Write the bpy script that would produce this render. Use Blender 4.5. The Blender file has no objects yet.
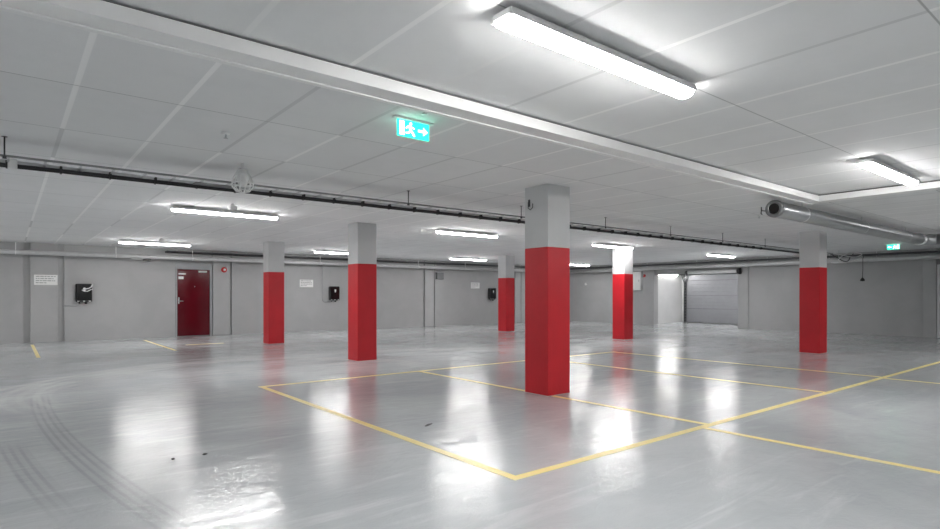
import bpy, bmesh, math, random
from mathutils import Vector, Matrix
random.seed(7)
sc = bpy.context.scene
COL = sc.collection
PI = math.pi
H = 2.60            # ceiling height
HC = 1.234          # eye height

# ---------------------------------------------------------------- materials
def mat(name, color, rough=0.5, metal=0.0, spec=0.5, noise=None, bump=None, emit=None, estr=0.0, coat=0.0):
    m = bpy.data.materials.new(name); m.use_nodes = True
    nt = m.node_tree; b = nt.nodes['Principled BSDF']
    c = (*color, 1)
    b.inputs['Base Color'].default_value = c
    b.inputs['Roughness'].default_value = rough
    b.inputs['Metallic'].default_value = metal
    b.inputs['Specular IOR Level'].default_value = spec
    b.inputs['Coat Weight'].default_value = coat
    if emit:
        b.inputs['Emission Color'].default_value = (*emit, 1)
        b.inputs['Emission Strength'].default_value = estr
    co = nt.nodes.new('ShaderNodeTexCoord')
    if noise:
        scale, amt = noise
        n = nt.nodes.new('ShaderNodeTexNoise'); n.inputs['Scale'].default_value = scale
        n.inputs['Detail'].default_value = 5
        nt.links.new(co.outputs['Object'], n.inputs['Vector'])
        r = nt.nodes.new('ShaderNodeValToRGB')
        r.color_ramp.elements[0].position = .3; r.color_ramp.elements[1].position = .7
        r.color_ramp.elements[0].color = (*[x*(1-amt) for x in color], 1)
        r.color_ramp.elements[1].color = (*[min(1, x*(1+amt)) for x in color], 1)
        nt.links.new(n.outputs['Fac'], r.inputs['Fac'])
        nt.links.new(r.outputs['Color'], b.inputs['Base Color'])
    if bump:
        scale, s = bump
        n = nt.nodes.new('ShaderNodeTexNoise'); n.inputs['Scale'].default_value = scale
        n.inputs['Detail'].default_value = 4
        nt.links.new(co.outputs['Object'], n.inputs['Vector'])
        bp = nt.nodes.new('ShaderNodeBump'); bp.inputs['Strength'].default_value = s
        bp.inputs['Distance'].default_value = .02
        nt.links.new(n.outputs['Fac'], bp.inputs['Height'])
        nt.links.new(bp.outputs['Normal'], b.inputs['Normal'])
    return m

def brushed(m, axis, aniso, rot):
    nt = m.node_tree; b = nt.nodes['Principled BSDF']
    tg = nt.nodes.new('ShaderNodeTangent'); tg.direction_type = 'RADIAL'; tg.axis = axis
    nt.links.new(tg.outputs[0], b.inputs['Tangent'])
    b.inputs['Anisotropic'].default_value = aniso; b.inputs['Anisotropic Rotation'].default_value = rot

class NB:
    """small node-graph helper"""
    def __init__(s, m): s.nt = m.node_tree
    def math(s, op, a, b=None, c=None):
        n = s.nt.nodes.new('ShaderNodeMath'); n.operation = op
        for i, v in enumerate((a, b, c)):
            if v is None: continue
            if isinstance(v, (int, float)): n.inputs[i].default_value = v
            else: s.nt.links.new(v, n.inputs[i])
        return n.outputs[0]
    def smooth(s, v, a, b):
        n = s.nt.nodes.new('ShaderNodeMapRange'); n.interpolation_type = 'SMOOTHSTEP'
        s.nt.links.new(v, n.inputs['Value'])
        n.inputs['From Min'].default_value = a; n.inputs['From Max'].default_value = b
        return n.outputs['Result']
    def mix(s, f, a, b):
        n = s.nt.nodes.new('ShaderNodeMix'); n.data_type = 'RGBA'
        if isinstance(f, (int, float)): n.inputs['Factor'].default_value = f
        else: s.nt.links.new(f, n.inputs['Factor'])
        for sock, v in ((n.inputs['A'], a), (n.inputs['B'], b)):
            if isinstance(v, tuple): sock.default_value = (*v, 1)
            else: s.nt.links.new(v, sock)
        return n.outputs['Result']
    def noise(s, vec, scale, detail=4, rough=.5, dist=0):
        n = s.nt.nodes.new('ShaderNodeTexNoise')
        n.inputs['Scale'].default_value = scale; n.inputs['Detail'].default_value = detail
        n.inputs['Roughness'].default_value = rough; n.inputs['Distortion'].default_value = dist
        s.nt.links.new(vec, n.inputs['Vector']); return n.outputs['Fac']
    def mapping(s, vec, scale, rot=0):
        n = s.nt.nodes.new('ShaderNodeMapping'); n.inputs['Scale'].default_value = scale
        n.inputs['Rotation'].default_value = (0, 0, rot)
        s.nt.links.new(vec, n.inputs['Vector']); return n.outputs['Vector']

def floor_material():
    m = bpy.data.materials.new('grey_floor_coating'); m.use_nodes = True
    nb = NB(m); nt = m.node_tree; b = nt.nodes['Principled BSDF']
    co = nt.nodes.new('ShaderNodeTexCoord').outputs['Object']
    sp = nt.nodes.new('ShaderNodeSeparateXYZ'); nt.links.new(co, sp.inputs[0])
    X, Y = sp.outputs['X'], sp.outputs['Y']
    big = nb.noise(co, .55, 5, .55, .6)
    streak = nb.noise(nb.mapping(co, (.35, 2.6, 1), .25), 1.6, 6, .6, 1.2)
    fine = nb.noise(co, 9, 5, .6)
    base = nb.mix(nb.smooth(big, .3, .7), (.455, .48, .495), (.59, .61, .62))
    base = nb.mix(nb.math('MULTIPLY', nb.smooth(streak, .52, .72), .45), base, (.72, .735, .745))
    base = nb.mix(nb.math('MULTIPLY', nb.smooth(fine, .5, .75), .28), base, (.44, .46, .475))
    # tyre marks: bundles of thin dark arcs left by turning cars
    def arc(cx, cy, R, w, y0, y1, amt, period):
        dx = nb.math('SUBTRACT', X, cx); dy = nb.math('SUBTRACT', Y, cy)
        r = nb.math('SQRT', nb.math('ADD', nb.math('MULTIPLY', dx, dx), nb.math('MULTIPLY', dy, dy)))
        d = nb.math('ABSOLUTE', nb.math('SUBTRACT', r, R))
        band = nb.math('SUBTRACT', 1.0, nb.smooth(d, w*.7, w))
        s = nb.math('SINE', nb.math('MULTIPLY', nb.math('SUBTRACT', r, R), 2*PI/period))
        g = nb.math('ADD', .35, nb.math('MULTIPLY', nb.smooth(s, -.4, .8), .65))
        fade = nb.math('MULTIPLY', nb.smooth(Y, y0, y0+1.6), nb.math('SUBTRACT', 1.0, nb.smooth(Y, y1-.7, y1)))
        k = nb.math('MULTIPLY', nb.math('MULTIPLY', band, g), nb.math('MULTIPLY', fade, amt))
        return nb.math('MULTIPLY', k, nb.smooth(nb.noise(co, 1.6, 3), .15, .55))
    dark = (.33, .345, .355)
    base = nb.mix(arc(26.17, 8.0, 25.89, .125, 2.4, 9.0, .6, .055), base, dark)
    base = nb.mix(arc(26.17, 8.0, 26.22, .10, 3.4, 6.3, .5, .055), base, dark)
    base = nb.mix(arc(2.9, 8.6, 2.75, .30, 7.0, 12.0, .6, .16), base, (.72, .73, .735))
    base = nb.mix(arc(4.5, 6.6, 5.2, .5, 7.5, 13.0, .6, .24), base, (.72, .73, .735))
    nt.links.new(base, b.inputs['Base Color'])
    rn = nb.noise(nb.mapping(co, (.6, 1.8, 1), .2), 1.3, 5, .6, .8)
    rr = nt.nodes.new('ShaderNodeMapRange'); nt.links.new(rn, rr.inputs['Value'])
    rr.inputs['From Min'].default_value = .3; rr.inputs['From Max'].default_value = .7
    rr.inputs['To Min'].default_value = .06; rr.inputs['To Max'].default_value = .2
    nt.links.new(rr.outputs['Result'], b.inputs['Roughness'])
    b.inputs['Specular IOR Level'].default_value = .52
    bp = nt.nodes.new('ShaderNodeBump'); bp.inputs['Strength'].default_value = .6; bp.inputs['Distance'].default_value = .006
    hn = nb.math('ADD', nb.math('MULTIPLY', nb.noise(nb.mapping(co, (1, 1.8, 1), .2), 3.8, 6, .66, .6), 1.25), nb.math('MULTIPLY', nb.noise(co, 60, 3), .12))
    nt.links.new(hn, bp.inputs['Height']); nt.links.new(bp.outputs['Normal'], b.inputs['Normal'])
    return m

def ceiling_material():
    m = bpy.data.materials.new('ceiling_boards'); m.use_nodes = True
    nb = NB(m); nt = m.node_tree; b = nt.nodes['Principled BSDF']
    co = nt.nodes.new('ShaderNodeTexCoord').outputs['Object']
    sp = nt.nodes.new('ShaderNodeSeparateXYZ'); nt.links.new(co, sp.inputs[0])
    gx = nb.math('DIVIDE', nb.math('SUBTRACT', sp.outputs['X'], .35), .62)
    gy = nb.math('DIVIDE', nb.math('SUBTRACT', sp.outputs['Y'], .77), 1.25)
    fx, fy = nb.math('FLOOR', gx), nb.math('FLOOR', gy)
    dx = nb.math('MULTIPLY', nb.math('ABSOLUTE', nb.math('SUBTRACT', nb.math('FRACT', nb.math('ADD', gx, .5)), .5)), .62)
    dy = nb.math('MULTIPLY', nb.math('ABSOLUTE', nb.math('SUBTRACT', nb.math('FRACT', nb.math('ADD', gy, .5)), .5)), 1.25)
    jx = nb.math('SUBTRACT', 1, nb.smooth(dx, .013, .02))
    jy = nb.math('SUBTRACT', 1, nb.smooth(dy, .003, .007))
    cell = nt.nodes.new('ShaderNodeCombineXYZ'); nt.links.new(fx, cell.inputs[0]); nt.links.new(fy, cell.inputs[1])
    wn = nt.nodes.new('ShaderNodeTexWhiteNoise'); nt.links.new(cell.outputs[0], wn.inputs['Vector'])
    col = nb.mix(wn.outputs['Value'], (.785, .79, .795), (.82, .825, .83))
    mot = nb.noise(co, 2.2, 6, .62)
    col = nb.mix(nb.math('MULTIPLY', nb.smooth(mot, .4, .7), .35), col, (.72, .73, .735))
    # joint strips
    sel = nt.nodes.new('ShaderNodeTexWhiteNoise'); sel.noise_dimensions = '2D'
    c2 = nt.nodes.new('ShaderNodeCombineXYZ')
    nt.links.new(nb.math('FLOOR', nb.math('ADD', gx, .5)), c2.inputs[0]); nt.links.new(fy, c2.inputs[1])
    nt.links.new(c2.outputs[0], sel.inputs['Vector'])
    jcol = nb.mix(nb.smooth(sel.outputs['Value'], .60, .66), (.93, .93, .93), (.66, .665, .67))
    col = nb.mix(jx, col, jcol)
    col = nb.mix(nb.math('MULTIPLY', jy, .75), col, (.36, .365, .37))
    nt.links.new(col, b.inputs['Base Color'])
    b.inputs['Roughness'].default_value = .75; b.inputs['Specular IOR Level'].default_value = .25
    bp = nt.nodes.new('ShaderNodeBump'); bp.inputs['Strength'].default_value = .3; bp.inputs['Distance'].default_value = .003
    nt.links.new(nb.noise(co, 55, 4, .7), bp.inputs['Height']); nt.links.new(bp.outputs['Normal'], b.inputs['Normal'])
    return m

def line_material():
    m = bpy.data.materials.new('worn_yellow_paint'); m.use_nodes = True
    nb = NB(m); nt = m.node_tree; b = nt.nodes['Principled BSDF']
    co = nt.nodes.new('ShaderNodeTexCoord').outputs['Object']
    w = nb.noise(co, 6, 6, .65)
    col = nb.mix(nb.math('MULTIPLY', nb.smooth(w, .48, .68), .5), (1.0, .82, .33), (.94, .87, .60))
    nt.links.new(col, b.inputs['Base Color']); b.inputs['Roughness'].default_value = .3
    return m

def wall_material(name, a, c):
    m = bpy.data.materials.new(name); m.use_nodes = True
    nb = NB(m); nt = m.node_tree; b = nt.nodes['Principled BSDF']
    co = nt.nodes.new('ShaderNodeTexCoord').outputs['Object']
    col = nb.mix(nb.smooth(nb.noise(co, 1.1, 6, .6, .4), .3, .7), a, c)
    nt.links.new(col, b.inputs['Base Color'])
    b.inputs['Roughness'].default_value = .6; b.inputs['Specular IOR Level'].default_value = .3
    bp = nt.nodes.new('ShaderNodeBump'); bp.inputs['Strength'].default_value = .25; bp.inputs['Distance'].default_value = .004
    nt.links.new(nb.noise(co, 26, 5, .65), bp.inputs['Height']); nt.links.new(bp.outputs['Normal'], b.inputs['Normal'])
    return m

M = dict(
    floor=floor_material(), ceil=ceiling_material(), line=line_material(),
    wall=wall_material('grey_painted_block', (.405, .407, .41), (.445, .447, .45)),
    conc=wall_material('grey_painted_concrete', (.58, .585, .59), (.63, .635, .64)),
    white_wall=wall_material('white_painted_block', (.72, .72, .72), (.78, .78, .78)),
    trimc=wall_material('grey_painted_pilaster', (.42, .422, .425), (.46, .462, .465)),
    red=mat('red_pillar_paint', (.58, .010, .020), .45, noise=(3, .07), bump=(40, .12)),
    door_red=mat('dark_red_gloss_paint', (.10, .002, .008), .13, noise=(2, .05)),
    frame=mat('grey_frame_paint', (.36, .37, .38), .45, noise=(4, .04)),
    white=mat('white_enamel', (.86, .86, .86), .4, noise=(6, .02)),
    boxing=mat('white_duct_paint', (.86, .86, .855), .45, noise=(5, .03)),
    lamp_body=mat('pale_grey_plastic', (.78, .78, .78), .45, noise=(6, .02)),
    glow=mat('lamp_diffuser', (.9, .9, .9), .4, emit=(1, .985, .97), estr=9.5),
    green=mat('exit_green_lit', (.0, .35, .2), .3, emit=(.02, .85, .50), estr=.33),
    green_white=mat('exit_white_lit', (.9, .95, .9), .3, emit=(.75, 1, .90), estr=.55),
    steel=mat('galvanised_steel', (.60, .61, .62), .32, .85, noise=(14, .08)),
    duct_steel=mat('bright_spiral_duct', (.40, .41, .42), .34, .8, noise=(10, .06)),
    rail=mat('dull_galvanised_rail', (.26, .265, .27), .45, .7, noise=(14, .08)),
    dark_steel=mat('dark_steel', (.09, .092, .095), .45, .6, noise=(12, .1)),
    grey_pipe=mat('pale_grey_pipe', (.60, .605, .61), .35, .2, noise=(8, .05)),
    cable=mat('black_cable', (.018, .018, .02), .5, noise=(20, .2)),
    white_cable=mat('white_cable', (.72, .72, .72), .45, noise=(20, .03)),
    box_grey=mat('mid_grey_plastic', (.2, .205, .21), .5, noise=(9, .05)),
    black=mat('black_plastic', (.012, .012, .013), .28, noise=(9, .15)),
    black_gloss=mat('black_gloss_panel', (.006, .006, .007), .12, noise=(9, .1)),
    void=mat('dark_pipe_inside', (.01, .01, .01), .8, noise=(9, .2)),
    paper=mat('white_sign_board', (.88, .88, .87), .35, noise=(6, .02)),
    ink=mat('grey_print', (.42, .42, .42), .5, noise=(20, .1)),
    siren=mat('red_siren_plastic', (.62, .03, .03), .3, noise=(10, .05)),
    gdoor=mat('grey_garage_door_steel', (.31, .315, .335), .42, .2, noise=(4, .04)),
    stone=mat('dark_debris', (.05, .05, .05), .7, noise=(30, .3)),
)

M['spiral'] = mat('brushed_spiral_duct', (.40, .41, .42), .38, .8, noise=(10, .05))
brushed(M['spiral'], 'X', .85, 0.25)
# ---------------------------------------------------------------- geometry helpers
def add_box(bm, x0, x1, y0, y1, z0, z1, bev=0.0, seg=2):
    g = bmesh.ops.create_cube(bm, size=1)
    vs = g['verts']
    for v in vs:
        v.co = Vector(((x0+x1)/2 + v.co.x*(x1-x0), (y0+y1)/2 + v.co.y*(y1-y0), (z0+z1)/2 + v.co.z*(z1-z0)))
    if bev > 0:
        es = list({e for v in vs for e in v.link_edges})
        bmesh.ops.bevel(bm, geom=es, offset=bev, segments=seg, profile=.5, affect='EDGES')

def frame_of(d):
    d = d.normalized(); up = Vector((0, 0, 1)) if abs(d.z) < .95 else Vector((1, 0, 0))
    a = d.cross(up).normalized(); return a, d.cross(a).normalized()

def add_tube(bm, pts, r, n=12, cap=True):
    pts = [Vector(p) for p in pts]; rings = []
    for i, p in enumerate(pts):
        d = (pts[min(i+1, len(pts)-1)] - pts[max(i-1, 0)])
        a, b = frame_of(d)
        if rings:   # keep the frame from twisting
            pa = pa0 - d.normalized()*pa0.dot(d.normalized())
            if pa.length > 1e-6: a = pa.normalized(); b = d.normalized().cross(a)
        pa0 = a
        rings.append([bm.verts.new(p + (a*math.cos(2*PI*k/n) + b*math.sin(2*PI*k/n))*r) for k in range(n)])
    for i in range(len(rings)-1):
        for k in range(n):
            f = bm.faces.new((rings[i][k], rings[i][(k+1) % n], rings[i+1][(k+1) % n], rings[i+1][k])); f.smooth = True
    if cap:
        bm.faces.new(rings[0][::-1]); bm.faces.new(rings[-1])

def add_lathe(bm, prof, center=(0, 0, 0), axis='Z', n=20):
    """prof: (radius, height) pairs turned about an axis through center"""
    c = Vector(center); rings = []
    for r, h in prof:
        ring = []
        for k in range(n):
            t = 2*PI*k/n; p = (r*math.cos(t), r*math.sin(t), h)
            if axis == 'X': p = (h, p[0], p[1])
            elif axis == 'Y': p = (p[1], h, p[0])
            ring.append(bm.verts.new(c + Vector(p)))
        rings.append(ring)
    for i in range(len(rings)-1):
        for k in range(n):
            f = bm.faces.new((rings[i][k], rings[i][(k+1) % n], rings[i+1][(k+1) % n], rings[i+1][k])); f.smooth = True
    if prof[0][0] > 1e-5: bm.faces.new(rings[0][::-1])
    if prof[-1][0] > 1e-5: bm.faces.new(rings[-1])

def add_prism(bm, poly, axis, a, b):
    """extrude a 2D polygon: axis X -> poly is (y,z); axis Y -> (x,z); axis Z -> (x,y)"""
    def P(u, v, w): return {'X': (w, u, v), 'Y': (u, w, v), 'Z': (u, v, w)}[axis]
    A = [bm.verts.new(P(u, v, a)) for u, v in poly]; B = [bm.verts.new(P(u, v, b)) for u, v in poly]
    n = len(poly)
    for i in range(n): bm.faces.new((A[i], A[(i+1) % n], B[(i+1) % n], B[i]))
    bm.faces.new(A[::-1]); bm.faces.new(B)

def obj(name, bm, m, parent=None):
    bmesh.ops.recalc_face_normals(bm, faces=bm.faces[:])
    me = bpy.data.meshes.new(name); bm.to_mesh(me); bm.free()
    me.materials.append(M[m] if isinstance(m, str) else m)
    o = bpy.data.objects.new(name, me); COL.objects.link(o)
    if parent: o.parent = parent
    return o

def make(name, m, parent, fn, *a, **k):
    bm = bmesh.new(); fn(bm, *a, **k); return obj(name, bm, m, parent)
def boxo(name, m, parent, *a, **k): return make(name, m, parent, add_box, *a, **k)
def tubeo(name, m, parent, *a, **k): return make(name, m, parent, add_tube, *a, **k)
def latheo(name, m, parent, *a, **k): return make(name, m, parent, add_lathe, *a, **k)

def thing(name, label, cat, loc=(0, 0, 0), rz=0, group=None):
    o = bpy.data.objects.new(name, None); COL.objects.link(o)
    o.empty_display_size = .1
    o.location = loc; o.rotation_euler = (0, 0, rz)
    o['label'] = label; o['category'] = cat
    if group: o['group'] = group
    return o
def tag(o, label, cat, group=None):
    o['label'] = label; o['category'] = cat
    if group: o['group'] = group
    return o
def structure(o): o['kind'] = 'structure'; return o
def dup(root, loc, label, rz=None, group=None):
    r = root.copy(); COL.objects.link(r); r.location = loc; r['label'] = label
    if rz is not None: r.rotation_euler = (0, 0, rz)
    if group: r['group'] = group
    for ch in list(root.children):
        c = ch.copy(); COL.objects.link(c); c.parent = r
        for g in ch.children:
            d = g.copy(); COL.objects.link(d); d.parent = c
    return r

# ---------------------------------------------------------------- the shell
XW0, XW1, YW0, YW1 = -6.0, 21.1, -7.5, 18.85      # inner faces of the walls
DX = 24.0                                         # garage door plane
RY0, RY1 = 9.2, 14.45                             # the door lobby behind the right wall
OY0, OY1 = 10.35, 13.86                           # the opening into it

def slab(bm, z, up):
    pts = [(XW0, YW0), (XW1, YW0), (XW1, RY0), (DX+.1, RY0), (DX+.1, RY1), (XW1, RY1), (XW1, YW1), (XW0, YW1)]
    add_prism(bm, pts, 'Z', z, z + (.15 if up else -.15))
bm = bmesh.new(); slab(bm, 0, False); structure(obj('floor', bm, 'floor'))
bm = bmesh.new(); add_box(bm, XW0, XW1, YW0, YW1, H, H+.15); structure(obj('ceiling', bm, 'ceil'))

# back wall: block panels with open grooves beside each pilaster
PIL_B = [(.46, 1.05), (4.95, 5.46), (12.86, 13.30), (17.75, 18.1)]
DO = (3.90, 4.925, 2.215)                          # red door opening incl. frame
bm = bmesh.new()
add_box(bm, XW0, DO[0], YW1+.06, YW1+.30, 0, H)
add_box(bm, DO[1], XW1, YW1+.06, YW1+.30, 0, H)
add_box(bm, DO[0], DO[1], YW1+.10, YW1+.30, 0, H)
add_box(bm, DO[0], DO[1], YW1+.06, YW1+.10, DO[2], H)
edges = [XW0]
G = .06
GS = [.14, .06, .06, .06]                          # groove widths
for (a, b), g in zip(PIL_B, GS): edges += [a-g, b+g]
edges.append(XW1)
for i in range(0, len(edges), 2):
    a, b = edges[i], edges[i+1]
    if a < DO[0] < b:
        add_box(bm, a, DO[0], YW1, YW1+.06, 0, H)
        if b > DO[1]: add_box(bm, DO[1], b, YW1, YW1+.06, 0, H)
        add_box(bm, DO[0], min(b, DO[1]), YW1, YW1+.06, DO[2], H)
    else:
        add_box(bm, a, b, YW1, YW1+.06, 0, H)
structure(obj('wall_back', bm, 'wall'))
for i, (a, b) in enumerate(PIL_B):
    structure(boxo('trim_%d' % (i+1), 'trimc', None, a, b, YW1-.03, YW1+.06, 0, H, bev=.008))
# left and front walls (outside the frame)
structure(boxo('wall_left', 'wall', None, XW0-.2, XW0, YW0-.2, YW1+.3, 0, H))
structure(boxo('wall_front', 'wall', None, XW0, XW1+.2, YW0-.2, YW0, 0, H))
# right wall with the opening and a lintel over it
WD = (3.43, 4.495, 2.13)                            # white door at the frame's right edge
bm = bmesh.new()
add_box(bm, XW1, XW1+.2, OY1, YW1+.3, 0, H)
add_box(bm, XW1, XW1+.2, WD[1], OY0, 0, H)
add_box(bm, XW1, XW1+.2, WD[0], WD[1], WD[2], H)
add_box(bm, XW1, XW1+.2, YW0, WD[0], 0, H)
add_box(bm, XW1, XW1+.2, OY0, OY1, 2.08, H)
structure(obj('wall_right', bm, 'wall'))
structure(boxo('trim_5', 'trimc', None, XW1-.12, XW1, OY1, 14.40, 0, H, bev=.008))
structure(boxo('trim_6', 'trimc', None, XW1-.05, XW1, 9.98, OY0, 0, H, bev=.008))
structure(boxo('trim_7', 'trimc', None, XW1-.10, XW1, 4.502, 4.82, 0, H, bev=.008))
structure(boxo('trim_8', 'dark_steel', None, XW1-.015, XW1+.2, OY0+.002, 12.75, 2.035, 2.08))
# lobby walls and ceiling
bm = bmesh.new(); add_box(bm, XW1+.2, DX+.3, RY1, RY1+.2, 0, H); structure(obj('wall_lobby', bm, 'white_wall'))
bm = bmesh.new(); add_box(bm, XW1+.2, DX+.3, RY0-.2, RY0, 0, H); structure(obj('wall_lobby_end', bm, 'white_wall'))
bm = bmesh.new()
add_box(bm, DX+.10, DX+.3, RY0, RY1, 0, H)
structure(obj('wall_lobby_back', bm, 'white_wall'))
structure(boxo('ceiling_lobby', 'white_wall', None, XW1+.2, DX+.1, RY0, RY1, H, H+.15))

# doors ------------------------------------------------------------------
def struct_empty(name, loc=(0, 0, 0)):
    o = bpy.data.objects.new(name, None); COL.objects.link(o); o.location = loc; o['kind'] = 'structure'; return o
d1 = struct_empty('door_1', (3.92, YW1, 0))
leaf = boxo('door_leaf', 'door_red', d1, .03, .955, .035, .085, .012, 2.015, bev=.004)
bm = bmesh.new()
add_box(bm, -.015, .03, -.005, .098, 0, 2.21, bev=.004)
add_box(bm, .955, 1.0, -.005, .098, 0, 2.21, bev=.004)
add_box(bm, .03, .955, -.005, .098, 2.02, 2.21, bev=.004)
obj('door_frame', bm, 'frame', d1)
bm = bmesh.new()
add_box(bm, .055, .095, .022, .034, .98, 1.16, bev=.004)
add_tube(bm, [(.075, .03, 1.06), (.075, -.02, 1.06), (.085, -.03, 1.06), (.19, -.03, 1.06)], .01, 10)
add_lathe(bm, [(.0, 0), (.02, 0), (.02, .014), (0, .014)], (.075, .012, 1.15), 'Y', 14)
obj('door_handle', bm, 'steel', leaf)['label'] = 'steel lever handle'
boxo('door_sign', 'paper', leaf, .07, .27, .028, .034, 1.86, 1.90)
boxo('door_sign', 'paper', leaf, .07, .21, .028, .034, 1.72, 1.80)
latheo('spyhole', 'steel', leaf, [(0, -.006), (.014, -.006), (.014, .004), (0, .004)], (.52, .034, 1.5), 'Y', 12)
boxo('door_closer', 'steel', leaf, .62, .86, -.012, .034, 1.93, 1.985, bev=.008)

d2 = struct_empty('door_2', (DX, 0, 0))
zs = [0.02, .64, 1.235, 1.90, 2.27]
for k in range(4):
    bm = bmesh.new()
    z0, z1 = zs[k]+.006, zs[k+1]-.006
    n = max(1, round((z1-z0)/.155)); hgt = (z1-z0)/n
    for q in range(n):   # pressed ribs of one section
        a = z0+q*hgt
        add_box(bm, .03 if q else .03, .075, RY0+.25, 14.27, a, a+hgt-.006, bev=.004)
    add_box(bm, .04, .08, RY0+.25, 14.27, z0, z1)
    obj('door_section', bm, 'gdoor', d2)
bm = bmesh.new()
for k in range(len(zs)): add_box(bm, .05, .078, RY0+.25, 14.27, max(.004, zs[k]-.0055), zs[k]+.0055)
obj('seal_strip', bm, 'dark_steel', d2)
# perforated guide track with its bracket at the door's left edge
bm = bmesh.new()
add_box(bm, -.03, .02, 14.17, 14.185, .003, 2.22)
add_box(bm, -.03, .02, 14.255, 14.27, .003, 2.22)
z = .05
while z < 2.1:
    add_box(bm, -.03, -.015, 14.185, 14.255, z, z+.07); z += .13
add_prism(bm, [(14.22, 1.72), (14.0, 2.22), (14.06, 2.22), (14.24, 1.80), (14.37, 2.22), (14.43, 2.22)], 'X', -.05, -.03)
obj('guide_track', bm, 'dark_steel', d2)
bm = bmesh.new(); add_tube(bm, [(-.12, 14.35, 2.24), (-.12, 9.5, 2.24)], .022, 12)
add_lathe(bm, [(0, 0), (.07, 0), (.07, .08), (0, .08)], (-.12, 14.05, 2.20), 'Y', 16)
obj('spring_shaft', bm, 'dark_steel', d2)

d3 = struct_empty('door_3', (XW1, 0, 0))
boxo('door_leaf', 'white', d3, .05, .10, WD[0]+.04, WD[1]-.04, .01, WD[2]-.04, bev=.004)
bm = bmesh.new()
add_box(bm, -.07, .18, WD[0], WD[0]+.038, 0, WD[2]); add_box(bm, -.07, .18, WD[1]-.038, WD[1], 0, WD[2])
add_box(bm, -.07, .18, WD[0]+.038, WD[1]-.038, WD[2]-.038, WD[2])
obj('door_frame', bm, 'white', d3)

# ---------------------------------------------------------------- pillars
def make_pillar(loc, label):
    t = thing('concrete_pillar', label, 'pillar', loc, 0, 'red and grey pillars')
    boxo('red_band', 'red', t, 0, .4, 0, .4, .005, 1.827, bev=.006)
    boxo('grey_top', 'conc', t, 0, .4, 0, .4, 1.827, 2.598, bev=.006)
    boxo('base_joint', 'conc', t, -.006, .406, -.006, .406, 0.001, .005)
    return t
pil0 = make_pillar((5.13, 4.86, 0), 'nearest and largest red and grey pillar, standing on a yellow line in the middle')
for x, y, l in [
    (5.09, 9.66, 'red and grey pillar just right of the second wall charger, middle of the left row'),
    (5.145, 14.5, 'red and grey pillar nearest the red door, last of the left row'),
    (13.2, 14.45, 'smallest and farthest red and grey pillar, beside the third wall charger'),
    (13.285, 9.70, 'bright lit red and grey pillar in front of the white wall cabinet'),
    (13.32, 4.81, 'red and grey pillar under the big steel pipe, rightmost in the hall')]:
    dup(pil0, (x, y, 0), l)
# small wire hook fixed to the nearest pillar
t = thing('cable_hook', 'small dark wire hook fixed high on the nearest pillar', 'hook', (5.13, 5.13, 2.38))
tubeo('hook_wire', 'dark_steel', t, [(-.006, .05, .05), (-.02, .05, .02), (-.02, .05, -.05), (-.02, .01, -.075), (-.02, -.03, -.05), (-.02, -.03, 0)], .005, 8)
boxo('hook_plate', 'dark_steel', t, -.006, 0, .035, .065, -.03, .06)

# ---------------------------------------------------------------- yellow floor lines
def fline(x0, x1, y0, y1, label):
    o = boxo('parking_line', 'line', None, x0, x1, y0, y1, 0, .002)
    tag(o, label, 'floor line', 'yellow painted floor lines'); return o
w = .036
fline(2.67-w, 2.67+w, 2.83+w, 7.80-w, 'long yellow line along the left side of the parking bays, ending at the left corner')
fline(2.67-w, 16.3, 2.83-w, 2.83+w, 'longest yellow line, running from the front corner up to the right edge')
fline(2.67-w, 10.35, 7.80-w, 7.80+w, 'thin far yellow line closing the bays behind the nearest pillar')
fline(5.21-w, 5.21+w, 2.83+w, 7.80-w, 'yellow line that runs under the nearest pillar')
fline(5.05-w, 5.05+w, -2.2, 2.83-w, 'yellow line leaving the long line toward the lower right edge')
fline(8.10-w, 8.10+w, 2.83+w, 7.80-w, 'yellow bay line between the nearest pillar and the rightmost pillar')
fline(10.28-w, 10.28+w, 2.83+w, 7.80-w, 'faint yellow bay line just left of the rightmost pillar')
fline(10.15-w, 10.15+w, -2.2, 2.83-w, 'short yellow line leaving at the far right edge')
fline(.48-.032, .48+.032, 14.2, 18.0, 'short yellow line before the pilaster with the sign at far left')
fline(2.93-.03, 2.93+.03, 14.15, 17.9, 'yellow line on the floor between the first charger and the red door')
fline(3.45, 4.35, 15.5, 15.6, 'short faded yellow dash on the floor in front of the red door')

# ---------------------------------------------------------------- lamps
LL = 1.60
def make_lamp(loc, label):
    t = thing('ceiling_lamp', label, 'lamp', loc, 0, 'long fluorescent ceiling lamps')
    # origin at ceiling, lamp runs along +X
    bm = bmesh.new()
    add_prism(bm, [(-.072, -.061), (-.077, -.054), (-.066, -.022), (.066, -.022), (.077, -.054), (.072, -.061), (.062, -.056), (-.062, -.056)], 'X', .0, LL)
    obj('lamp_housing', bm, 'lamp_body', t)
    prof = [(-.058, -.056), (-.056, -.068), (-.046, -.082), (-.026, -.091), (0, -.094), (.026, -.091), (.046, -.082), (.056, -.068), (.058, -.056)]
    bm = bmesh.new(); add_prism(bm, prof, 'X', .006, LL-.006)
    obj('diffuser', bm, 'glow', t)
    for a in (-.006, LL-.002):
        bm = bmesh.new(); add_box(bm, a, a+.008, -.06, .06, -.054, -.024, bev=.002)
        obj('end_cap', bm, 'white', t)
    for a in (.28, LL-.32):
        bm = bmesh.new(); add_box(bm, a, a+.04, -.045, .045, -.022, 0)
        obj('mounting_bracket', bm, 'steel', t)
    return t
Z = H - .001
lamp0 = make_lamp((1.82, 2.02, Z), 'largest ceiling lamp, glowing at the top in front of the white duct')
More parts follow.
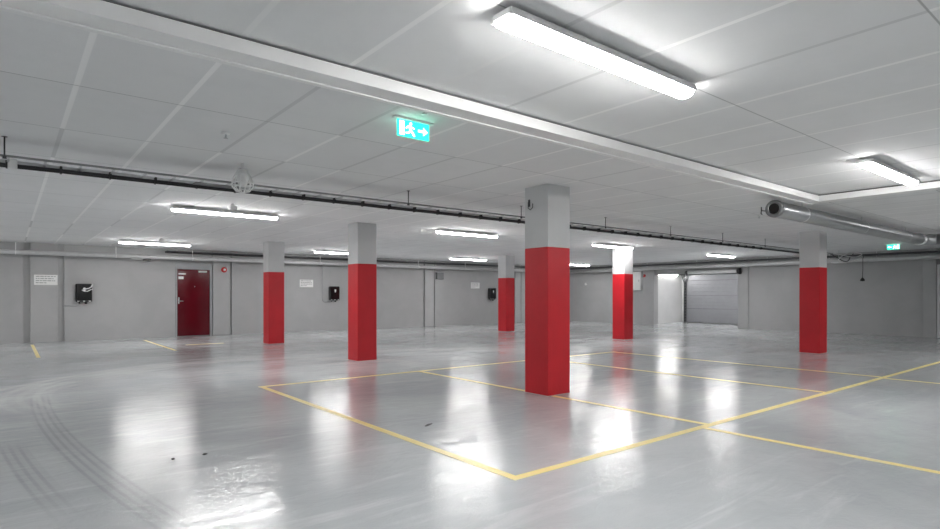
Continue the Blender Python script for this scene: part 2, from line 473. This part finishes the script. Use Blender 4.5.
for x, y, l in [
    (6.6, 1.98, 'ceiling lamp at the upper right whose end meets the white duct'),
    (1.94, 9.6, 'long ceiling lamp below the wire cage, second row at left'),
    (6.87, 9.6, 'ceiling lamp just left of the nearest pillar, above the other small one'),
    (11.87, 9.6, 'ceiling lamp touching the top of the bright lit pillar'),
    (17.6, 9.6, 'ceiling lamp in front of the garage door'),
    (2.12, 16.3, 'ceiling lamp farther back at left, above the first wall charger and red door'),
    (7.17, 16.3, 'ceiling lamp partly hidden by the second pillar of the left row'),
    (12.25, 16.3, 'small far ceiling lamp above the farthest pillar, below a larger one'),
    (18.15, 16.3, 'far ceiling lamp peeking out right of the nearest pillar')]:
    dup(lamp0, (x, y, Z), l)
for x, y, l in [(12.7, 1.6, 'ceiling lamp beyond the right edge, under the elbow of the steel pipe'),
                (-3.0, 1.98, 'added unseen ceiling lamp outside the picture at the near left'),  # the left lamps are unseen, added to light the room
                (-3.0, 9.6, 'added unseen ceiling lamp outside the picture at the middle left'),
                (-3.0, 16.3, 'added unseen ceiling lamp outside the picture at the far left'),
                (1.77, -4.8, 'added unseen ceiling lamp behind the viewer at left'),  # lamps behind the viewer are added too, for more light
                (6.5, -4.8, 'added unseen ceiling lamp behind the viewer at centre'),
                (12.7, -4.8, 'added unseen ceiling lamp behind the viewer at right')]:
    dup(lamp0, (x, y, Z), l)
dup(lamp0, (22.0, 10.7, Z), 'ceiling lamp hidden behind the lintel in front of the garage door', PI/2)
# lamp on the lobby wall beside the garage door
t = thing('wall_lamp', 'lit tube lamp high on the white lobby wall left of the garage door', 'lamp', (22.15, RY1, 2.14))
boxo('lamp_housing', 'lamp_body', t, 0, 1.5, -.03, 0, -.04, .04)
bm = bmesh.new(); add_prism(bm, [(-.03, -.025), (-.05, -.02), (-.055, 0), (-.05, .02), (-.03, .025)], 'X', .01, 1.49); obj('diffuser', bm, 'glow', t)
# junction boxes beside two of the lamps
def jbox(loc, label):
    t = thing('junction_box', label, 'box', loc, 0, 'ceiling junction boxes')
    boxo('box_body', 'lamp_body', t, -.05, .05, -.05, .05, -.095, -.03, bev=.008)
    tubeo('stem', 'lamp_body', t, [(0, 0, -.035), (0, 0, 0)], .025, 12)
    return t
j0 = jbox((2.62, 8.9, Z), 'small pale ceiling box in front of the long lamp below the wire cage')
dup(j0, (2.86, 15.3, Z), 'small pale ceiling box in front of the far lamp above the first charger')

# ---------------------------------------------------------------- white boxed duct under the ceiling
t = thing('boxed_duct', 'long white boxed duct crossing under the ceiling and turning at the right', 'duct', (0, 3.1, H))
bm = bmesh.new()
add_prism(bm, [(XW0+.01, 0), (8.56, 0), (8.56, YW0-3.1+.01), (8.76, YW0-3.1+.01), (8.76, .18), (XW0+.01, .18)], 'Z', -.094, -.018)
obj('duct_casing', bm, 'boxing', t)
bm = bmesh.new()  # dark strip put in for the shade between casing and ceiling
add_prism(bm, [(XW0+.01, .03), (8.59, .03), (8.59, YW0-3.1+.01), (8.74, YW0-3.1+.01), (8.74, .16), (XW0+.01, .16)], 'Z', -.018, -.001)
obj('shadow_gap', bm, 'dark_steel', t)['label'] = 'dark strip standing in for the shaded gap along the top'
bm = bmesh.new(); add_box(bm, XW0+.01, 8.76, .145, .19, -.104, -.094, bev=.004); obj('edge_trim', bm, 'boxing', t)

# ---------------------------------------------------------------- exit signs
def exit_sign(loc, rz, label, S):
    t = thing('exit_sign', label, 'sign', loc, rz, 'green exit signs')
    boxo('mounting_rail', 'white', t, -S*.62, S*.62, -.025, .025, -.018, -.001, bev=.004)
    p = boxo('sign_panel', 'green', t, -S/2, S/2, -.008, .008, -.018-S*.44, -.018, bev=.003)
    h = S*.44; zc = -.018-h/2
    def pic(side):
        bm = bmesh.new(); u = h/10
        y0, y1 = (-.0105, -.009) if side < 0 else (.009, .0105)
        def q(pts): add_prism(bm, [(x*u, zc+z*u) for x, z in pts], 'Y', y0, y1)
        q([(-10.3, -4.2), (-6.8, -4.2), (-6.8, 4.2), (-10.3, 4.2)])              # doorway
        add_lathe(bm, [(.0, y0), (.95*u, y0), (.95*u, y1), (0, y1)], (-2.3*u, 0, zc+3.2*u), 'Y', 14)  # running figure
        q([(-4.2, 2.0), (-2.0, 2.1), (-1.6, -.6), (-3.2, -.9)])
        q([(-3.2, -.6), (-1.8, -.4), (-.4, -1.6), (.9, -3.9), (-.2, -4.4), (-1.6, -2.3)])
        q([(-3.2, -.9), (-2.0, -1.0), (-3.6, -2.9), (-6.0, -3.0), (-6.0, -2.2), (-4.2, -2.0)])
        q([(-2.1, 1.9), (-1.6, .9), (.3, .2), (.5, .9), (-.9, 1.5)])
        q([(-4.2, 2.0), (-3.6, 1.2), (-5.5, -.2), (-6.0, .4)])
        q([(3.0, .7), (6.8, .7), (6.8, 2.6), (10.2, 0), (6.8, -2.6), (6.8, -.7), (3.0, -.7)])  # arrow
        return bm
    for s in (-1, 1): obj('pictogram', pic(s), 'green_white', p)['label'] = 'white running figure, doorway and arrow'
    return t
exit_sign((2.46, 3.76, H), 0, 'green lit exit sign hanging near the camera behind the white duct', .29)
exit_sign((18.4, 4.86, H), PI/2, 'small far green lit exit sign below the big steel pipe at right', .28)

# ---------------------------------------------------------------- cable ladder on rods
LX0, LX1 = -2.0, 18.6
YA, YB = 6.36, 6.61
t = thing('cable_ladder', 'long galvanised cable ladder hanging from rods under the ceiling', 'cable ladder', (0, 6.36, 2.40))
boxo('side_rail', 'rail', t, LX0, LX1, 0, .012, .026, .045)
boxo('side_rail', 'steel', t, LX0, LX1, .238, .25, .010, .045)
bm = bmesh.new(); add_box(bm, -.010, .010, .012, .238, .014, .026); r0 = obj('rung', bm, 'steel', t)
x = LX0 + .17
k = 0
while x < LX1 - .05:
    if k == 0: r0.location.x = x
    else:
        r = r0.copy(); COL.objects.link(r); r.parent = t; r.location.x = x
    x += .262; k += 1
bm = bmesh.new(); add_tube(bm, [(0, -.006, .02), (0, -.006, .199)], .006, 8)
add_box(bm, -.014, .014, -.014, -.0, .008, .032); add_lathe(bm, [(.0, .195), (.022, .195), (.022, .1985), (0, .1985)], (0, -.006, 0), 'Z', 10)
h0 = obj('hanger_rod', bm, 'dark_steel', t)
for i in range(9):
    xx = 0.0 + 2.04*i
    if i == 0: h0.location.x = -.02
    else:
        r = h0.copy(); COL.objects.link(r); r.parent = t; r.location.x = xx - (.07 if i == 1 else 0)
boxo('splice_plate', 'rail', t, 1.52, 1.98, .06, .19, .0, .012)['label'] = 'flat grey plate bridging the ladder'

def wavy(pts, amp, seedv):
    rnd = random.Random(seedv); return [(x+0, y+rnd.uniform(-amp, amp), z+rnd.uniform(-amp*.3, amp*.3)) for x, y, z in pts]
t = thing('cable_bundle', 'bundle of black cables tied along the far side of the cable ladder', 'cables', (0, 6.36, 2.40))
for q, (yy, zz, rr) in enumerate([(.222, -.004, .015), (.196, -.002, .012), (.21, -.020, .010)]):
    n = 60
    pts = wavy([(LX0 + (LX1-.1-LX0)*i/n, yy, zz) for i in range(n+1)], .006, q)
    tubeo('cable', 'cable', t, pts, rr, 8)
bm = bmesh.new(); add_box(bm, -.010, .010, .178, .242, -.034, .034, bev=.006); s0 = obj('cable_tie', bm, 'cable', t)
for i in range(40):
    xx = -.92 + .262*1.5*i + .13
    if i == 0: s0.location.x = xx
    else:
        r = s0.copy(); COL.objects.link(r); r.parent = t; r.location.x = xx
c = boxo('white_clip', 'white_cable', t, -.0, .07, .17, .25, -.04, .05, bev=.01); c['label'] = 'pale clip round the bundle'

# wire cage guarding a detector
t = thing('caged_detector', 'white wire cage around a detector hanging in front of the cable ladder', 'detector', (1.90, 6.12, H))
tubeo('stem', 'lamp_body', t, [(0, 0, 0), (0, 0, -.10)], .013, 10)
latheo('detector_body', 'white', t, [(0, -.06), (.045, -.06), (.055, -.09), (.058, -.15), (.045, -.22), (.0, -.24)], (0, 0, 0), 'Z', 18)
bm = bmesh.new()
for k in range(12):
    a = 2*PI*k/12
    add_tube(bm, [(r*math.cos(a), r*math.sin(a), z) for r, z in [(.035, -.07), (.075, -.12), (.105, -.19), (.105, -.24), (.07, -.285), (.02, -.30)]], .0055, 6)
for r, z in [(.075, -.12), (.105, -.21), (.07, -.285), (.03, -.08), (.02, -.30)]:
    add_tube(bm, [(r*math.cos(2*PI*k/20), r*math.sin(2*PI*k/20), z) for k in range(21)], .0055, 6, cap=False)
obj('wire_cage', bm, 'white', t)
# sprinkler heads
def sprinkler(loc, label):
    t = thing('sprinkler_head', label, 'sprinkler', loc, 0, 'ceiling sprinklers')
    latheo('rosette', 'white', t, [(0, 0), (.035, 0), (.03, -.012), (.01, -.014)], (0, 0, 0), 'Z', 16)
    bm = bmesh.new(); add_tube(bm, [(0, 0, -.012), (0, 0, -.045)], .008, 8)
    add_lathe(bm, [(0, -.045), (.02, -.045), (.02, -.049), (0, -.049)], (0, 0, 0), 'Z', 12); obj('nozzle', bm, 'steel', t)
    return t
s0 = sprinkler((1.43, 5.05, Z), 'small sprinkler head on the ceiling left of the exit sign')
dup(s0, (2.36, 3.46, Z), 'small sprinkler head on the ceiling just behind the duct, above the exit sign')
dup(s0, (10.0, 4.55, Z), 'small sprinkler head on the ceiling left of the open steel pipe end')

# ---------------------------------------------------------------- big steel pipe
t = thing('steel_duct_pipe', 'big shiny steel pipe with a dark open end under the ceiling at right', 'pipe', (8.18, 3.52, 2.42))
R = .110
LP = 7.0
bm = bmesh.new()
add_lathe(bm, [(R, .0), (R, LP-.12)], (0, 0, 0), 'X', 28)
bm2 = bm
obj('pipe_tube', bm2, 'spiral', t)
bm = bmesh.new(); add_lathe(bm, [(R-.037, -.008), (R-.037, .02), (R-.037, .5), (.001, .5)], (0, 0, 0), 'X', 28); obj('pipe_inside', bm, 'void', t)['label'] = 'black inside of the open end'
bm = bmesh.new()
prof = [(R-.038, .0), (R-.038, -.012), (R+.004, -.012), (R+.008, -.006), (R+.008, .05), (R+.001, .055)]
add_lathe(bm, prof, (0, 0, 0), 'X', 28)
obj('end_collar', bm, 'rail', t)
bm = bmesh.new(); add_tube(bm, [(-.02, .11, -.02), (-.09, .13, -.02), (-.10, .13, -.06), (-.07, .13, -.07)], .008, 8); add_tube(bm, [(-.09, .13, -.02), (-.09, .13, .03)], .008, 8); obj('end_hook', bm, 'dark_steel', t)
# elbow towards the viewer's right and the pipe after it
pts = [(LP-.12, 0, 0)] + [(LP-.12+.25*math.sin(a), -.25*(1-math.cos(a)), 0) for a in [PI/2*k/8 for k in range(1, 9)]]
bm = bmesh.new(); add_tube(bm, pts, R+.001, 28); obj('pipe_elbow', bm, 'duct_steel', t)
bm = bmesh.new(); e = pts[-1]; add_tube(bm, [e, (e[0], -6.0, 0)], R, 28); obj('pipe_run', bm, 'duct_steel', t)
bm = bmesh.new()
for a in (LP-.17, LP-.09): add_lathe(bm, [(R, 0), (R+.018, 0), (R+.018, .03), (R, .03)], (a, 0, 0), 'X', 28)
obj('flange', bm, 'steel', t)
for a in (.9, 3.4, 5.9):
    bm = bmesh.new(); add_lathe(bm, [(R, 0), (R+.004, 0), (R+.004, .03), (R, .03)], (a, 0, 0), 'X', 28)
    add_tube(bm, [(a+.015, 0, R), (a+.015, 0, .178)], .006, 8); obj('hanger', bm, 'steel', t)

# ---------------------------------------------------------------- pipes along back and right walls
PY, PX = 18.45, 20.72
def hanger_bm(z):
    bm = bmesh.new(); add_tube(bm, [(0, 0, .052), (0, 0, H-z-.002)], .009, 8)
    add_tube(bm, [(0, .058*math.cos(2*PI*k/16), .058*math.sin(2*PI*k/16)) for k in range(17)], .007, 6, cap=False)
    return bm
zb = 2.325
t = thing('heating_pipe', 'pale pipe on white hangers running along the top of the back wall', 'pipe', (0, PY, zb))
tubeo('pipe_tube', 'grey_pipe', t, [(XW0+.02, 0, 0), (PX-.3, 0, 0)], .055, 20)
hx = [.16, 2.33, 4.28, 6.45, 8.3, 12.3, 14.6, 17.0]
h0 = obj('pipe_hanger', hanger_bm(zb), 'white', t); h0.location.x = hx[0]
for a in hx[1:]:
    r = h0.copy(); COL.objects.link(r); r.parent = t; r.location.x = a
zr = 2.345
t = thing('heating_pipe', 'pale pipe on white hangers running along the top of the right wall', 'pipe', (PX, 0, zr))
tubeo('pipe_tube', 'grey_pipe', t, [(0, YW0+.02, 0), (0, PY-.2, 0)], .075, 20)
h0 = None
for a in [1.9, 5.9, 7.2, 9.15, 11.8, 14.0, 16.5]:
    if h0 is None:
        h0 = obj('pipe_hanger', hanger_bm(zr), 'white', t); h0.location.y = a; h0.rotation_euler.z = PI/2
    else:
        r = h0.copy(); COL.objects.link(r); r.parent = t; r.location.y = a
# dark trays above them
t = thing('cable_tray', 'dark cable tray between the back wall pipe and the ceiling', 'cable tray', (3.6, 18.53, 2.475))
bm = bmesh.new(); add_box(bm, 0, 16.6, 0, .21, 0, .025); add_box(bm, 0, 16.6, 0, .015, 0, .06); add_box(bm, 0, 16.6, .195, .21, 0, .06)
obj('tray_channel', bm, 'dark_steel', t)
h0 = boxo('tray_hanger', 'steel', t, -.015, .015, .09, .12, .025, .1245)
for k in range(9):
    if k == 0: h0.location.x = .3
    else:
        r = h0.copy(); COL.objects.link(r); r.parent = t; r.location.x = .3+2*k
bm = bmesh.new(); add_tube(bm, [(20.60, YW0+.02, 2.475), (20.60, 18.1, 2.475)], .034, 14)
tag(obj('dark_pipe', bm, 'dark_steel'), 'thin dark pipe running above the pale pipe on the right wall', 'pipe')

# hanging cables where the ladder ends
def cable_thing(name, label, pts, r, m='cable', extra=None):
    # smooth the polyline
    P = [Vector(p) for p in pts]; out = []
    for i in range(len(P)-1):
        p0, p1, p2, p3 = P[max(i-1, 0)], P[i], P[i+1], P[min(i+2, len(P)-1)]
        for s in range(6):
            u = s/6; out.append(.5*((2*p1) + (-p0+p2)*u + (2*p0-5*p1+4*p2-p3)*u*u + (-p0+3*p1-3*p2+p3)*u**3))
    out.append(P[-1]); base = Vector(pts[0])
    t = thing(name, label, 'cable', base)
    tubeo('cable_sheath', m, t, [p-base for p in out], r, 8); return t, base
cable_thing('loose_cable', 'black cable sagging from the end of the cable ladder right of the rightmost pillar',
            [(18.53, 6.55, 2.47), (18.75, 6.5, 2.46), (19.0, 6.42, 2.36), (19.25, 6.3, 2.24), (19.6, 6.3, 2.27), (20.1, 6.4, 2.42), (20.5, 6.45, 2.52)], .014)
cable_thing('loose_cable', 'pale cable looping beside the black cable at the ladder end',
            [(18.53, 6.47, 2.47), (18.9, 6.3, 2.42), (19.3, 6.05, 2.35), (19.6, 5.95, 2.45), (19.4, 6.2, 2.5), (19.0, 6.35, 2.3), (19.5, 6.4, 2.22), (20.0, 6.25, 2.3), (20.45, 6.2, 2.44)], .012, 'white_cable')
t = thing('ceiling_fitting', 'flat white fitting under the loose cables right of the rightmost pillar', 'fitting', (19.6, 6.55, 2.22))
boxo('tray', 'white', t, -.16, .16, -.16, .16, -.012, .012, bev=.005)
tubeo('rod', 'steel', t, [(0, 0, .012), (0, 0, .378)], .006, 8)
t = thing('pull_cord', 'dark pull cord with a black handle hanging before the right wall', 'cord', (20.45, 6.18, 2.475))
tubeo('cord', 'cable', t, [(.115, 0, .0), (.05, .0, -.05), (0, 0, -.12), (0, 0, -.45), (0, .01, -.70)], .008, 8)
latheo('handle', 'black', t, [(0, -.70), (.02, -.70), (.06, -.76), (.065, -.80), (.0, -.81)], (0, .01, 0), 'Z', 16)

# ---------------------------------------------------------------- things on the back wall
WY = YW1
def charger(cx, zc, label, coil):
    t = thing('wall_charger', label, 'charger', (cx, WY, zc), 0, 'black wall chargers')
    boxo('charger_body', 'black', t, -.19, .19, -.13, -.001, -.25, .25, bev=.035, seg=3)
    fp = boxo('front_panel', 'black_gloss', t, -.155, .165, -.139, -.13, -.205, .225, bev=.004)
    bm = bmesh.new()
    add_lathe(bm, [(0, -.143), (.035, -.143), (.035, -.139), (0, -.139)], (.01, 0, .11), 'Y', 18)
    add_prism(bm, [(-.018, .08), (.038, .08), (.024, .035), (-.004, .035)], 'Y', -.143, -.139)
    obj('emblem', bm, 'paper', fp)['label'] = 'white round emblem'
    bm = bmesh.new()
    for a in (-.13, .0, .13): add_box(bm, a-.022, a+.022, -.135, -.12, -.236, -.215, bev=.004)
    obj('indicator_lamps', bm, 'paper', fp)
    bm = bmesh.new()
    add_lathe(bm, [(0, -.30), (.03, -.30), (.035, -.25), (0, -.25)], (.05, -.06, 0), 'Z', 14)
    add_lathe(bm, [(0, -.29), (.018, -.29), (.018, -.25), (0, -.25)], (-.1, -.06, 0), 'Z', 12)
    obj('cable_gland', bm, 'black', t)
    if coil:
        bm = bmesh.new()
        add_tube(bm, [(.20, -.10, .24), (.16, -.165, .16), (.10, -.165, .12), (.0, -.165, .10)], .016, 10)
        add_tube(bm, [(-.05, -.165, .08), (0, -.165, .045), (.08, -.165, .045), (.14, -.165, .085), (.195, -.12, .10)], .013, 10)
        obj('charging_lead', bm, 'white_cable', t)['label'] = 'white lead looped on the front'
    return t
charger(1.62, 1.30, 'black wall charger with a white looped lead, between the sign pilaster and red door', True)
charger(8.97, 1.30, 'black wall charger between the two front left pillars, right of a white sign', False)
charger(16.35, 1.30, 'black wall charger left of the farthest pillar', False)

def sign(cx, zc, w, h, y, label, seedv):
    t = thing('wall_sign', label, 'sign', (cx, y, zc), 0, 'white wall signs')
    sb = boxo('sign_board', 'paper', t, -w/2, w/2, -.008, -.0005, -h/2, h/2, bev=.002)
    rnd = random.Random(seedv); bm = bmesh.new()
    for q in range(4):      # lines of small print, too far away to read
        z = h*.34 - q*h*.21; x = -w*.43; end = w*(.43 - .06*rnd.random()) if q < 3 else w*.02
        while x < end-.02:
            l = min(rnd.uniform(.03, .09), end-x); add_box(bm, x, x+l, -.0095, -.008, z-h*.045, z+h*.045); x += l+.014
    obj('print', bm, 'ink', sb)['label'] = 'rows of small grey print'
    return t
sign(.79, 1.64, .50, .265, YW1-.03, 'white printed sign on the pilaster at far left', 1)
sign(7.98, 1.64, .48, .26, WY, 'white printed sign left of the second wall charger', 2)
sign(15.45, 1.65, .48, .25, WY, 'white printed sign left of the farthest pillar and third charger', 3)
t = thing('fire_siren', 'round red alarm siren on the pilaster right of the red door', 'alarm', (5.27, YW1-.03, 2.03))
sb = latheo('siren_body', 'siren', t, [(0, -.001), (.075, -.001), (.088, -.03), (.078, -.06), (.05, -.08), (.0, -.085)], (0, 0, 0), 'Y', 24)
latheo('siren_grille', 'paper', sb, [(0, -.095), (.03, -.095), (.038, -.085), (.038, -.075)], (0, 0, 0), 'Y', 18)
t = thing('wall_junction_box', 'grey box under the pipe on the back wall right of the middle pilaster', 'box', (13.52, WY, 2.02))
boxo('box_body', 'box_grey', t, -.13, .2, -.12, -.001, -.14, .13, bev=.01)
boxo('box_lid', 'box_grey', t, -.12, .19, -.135, -.12, -.13, .12, bev=.005)
# conduits feeding the chargers
t = thing('wall_conduit', 'thin grey conduit dropping down the wall beside the second charger', 'conduit', (8.55, WY-.02, 0))
tubeo('conduit_tube', 'frame', t, [(0, 0, 2.55), (0, 0, 1.12), (.02, 0, 1.04), (.08, 0, 1.0), (.32, 0, 1.0)], .014, 8)
t = thing('wall_conduit', 'thin grey conduit running from the left pilaster to the first charger', 'conduit', (1.16, WY-.015, .95))
tubeo('conduit_tube', 'frame', t, [(0, 0, 0), (.3, 0, 0), (.36, 0, .03), (.40, 0, .075)], .011, 8)
# black connector under the pipe
t = thing('pipe_valve', 'small black valve under the back wall pipe left of the red door', 'valve', (2.98, PY, zb-.070))
bm = bmesh.new(); add_tube(bm, [(-.28, 0, 0.0), (-.1, 0, -.012), (.1, 0, -.012)], .012, 8); obj('valve_lever', bm, 'grey_pipe', t)
boxo('valve_body', 'black', t, .0, .2, -.05, .05, -.05, 0, bev=.012)

# ---------------------------------------------------------------- things on the right wall
t = thing('wall_cabinet', 'white cabinet on the right wall half hidden by the bright lit pillar', 'cabinet', (XW1, 14.87, 1.85))
boxo('cabinet_body', 'white', t, -.15, -.001, -.42, .42, -.40, .40, bev=.008)
cd = boxo('cabinet_door', 'white', t, -.168, -.15, -.40, .40, -.38, .38, bev=.005)
boxo('cabinet_latch', 'steel', cd, -.18, -.168, -.34, -.30, -.05, .05)
t = thing('round_button', 'small pale round fitting on the dark wall right of the nearest pillar', 'fitting', (XW1, 17.55, 1.76))
latheo('button_plate', 'lamp_body', t, [(0, -.04), (.05, -.04), (.065, -.02), (.065, -.001), (0, -.001)], (0, 0, 0), 'X', 18)
latheo('button_cap', 'white', t, [(0, -.055), (.025, -.055), (.03, -.04), (0, -.04)], (0, 0, 0), 'X', 14)
t = thing('alarm_bell', 'small reddish round alarm bell high on the wall left of the garage opening', 'alarm', (XW1-.12, 14.3, 2.06))
latheo('bell_dome', 'siren', t, [(0, -.06), (.04, -.055), (.06, -.03), (.065, -.001), (0, -.001)], (0, 0, 0), 'X', 20)
latheo('bell_centre', 'lamp_body', t, [(0, -.07), (.015, -.07), (.015, -.055), (0, -.055)], (0, 0, 0), 'X', 12)
# white tube with black ends under the lintel
t = thing('barrier_tube', 'white horizontal tube with black ends above the garage opening', 'tube', (20.95, 10.25, 2.125))
boxo('tube_bracket', 'steel', t, .06, .149, .3, .34, -.02, .03)
boxo('tube_bracket', 'steel', t, .06, .149, 1.7, 1.74, -.02, .03)
tubeo('tube', 'white', t, [(0, .05, 0), (0, 2.05, 0)], .065, 18)
latheo('end_drum', 'black', t, [(0, -.06), (.11, -.06), (.12, -.03), (.11, .05), (0, .05)], (0, 0, 0), 'Y', 20)
latheo('end_drum', 'black', t, [(0, 2.05), (.08, 2.05), (.085, 2.10), (.07, 2.15), (0, 2.15)], (0, 0, 0), 'Y', 20)

# ---------------------------------------------------------------- crumbs on the floor
def scrap(loc, sx, sy, sz, rz, label):
    bm = bmesh.new(); bmesh.ops.create_icosphere(bm, subdivisions=2, radius=1)
    rnd = random.Random(label)
    for v in bm.verts:
        k = 1+rnd.uniform(-.22, .22); v.co = Vector((v.co.x*sx*k, v.co.y*sy*k, max(0, (v.co.z*.5+.5)*sz*k)))
    o = obj('floor_scrap', bm, 'stone'); o.location = loc; o.rotation_euler.z = rz
    tag(o, label, 'scrap', 'dark scraps on the floor')
scrap((.97, 4.76, 0), .012, .012, .012, 0, 'tiny dark crumb on the floor left of the other crumb')
scrap((1.19, 4.75, 0), .020, .011, .012, .4, 'small dark crumb on the floor below the wall charger and red door')
scrap((3.12, 4.51, 0), .075, .022, .004, .5, 'flat dark scrap on the floor just right of the left yellow line')

# ---------------------------------------------------------------- world, camera, view
wld = bpy.data.worlds.new('World'); sc.world = wld; wld.use_nodes = True
wld.node_tree.nodes['Background'].inputs['Color'].default_value = (.02, .02, .02, 1)
wld.node_tree.nodes['Background'].inputs['Strength'].default_value = 1
cam = bpy.data.cameras.new('Camera'); co = bpy.data.objects.new('Camera', cam); COL.objects.link(co)
co.location = (0, 0, HC); co.rotation_euler = (PI/2, 0, -math.atan2(.627, .779))
cam.sensor_width = 36; cam.lens = 574.7/940*36; cam.shift_y = 30.8/940; cam.clip_start = .05
sc.camera = co
vs = sc.view_settings
vs.view_transform = 'Standard'; vs.look = 'None'; vs.gamma = 1; vs.use_curve_mapping = False
vs.exposure = 2.95
sc.cycles.max_bounces = 14; sc.cycles.diffuse_bounces = 10; sc.cycles.glossy_bounces = 6
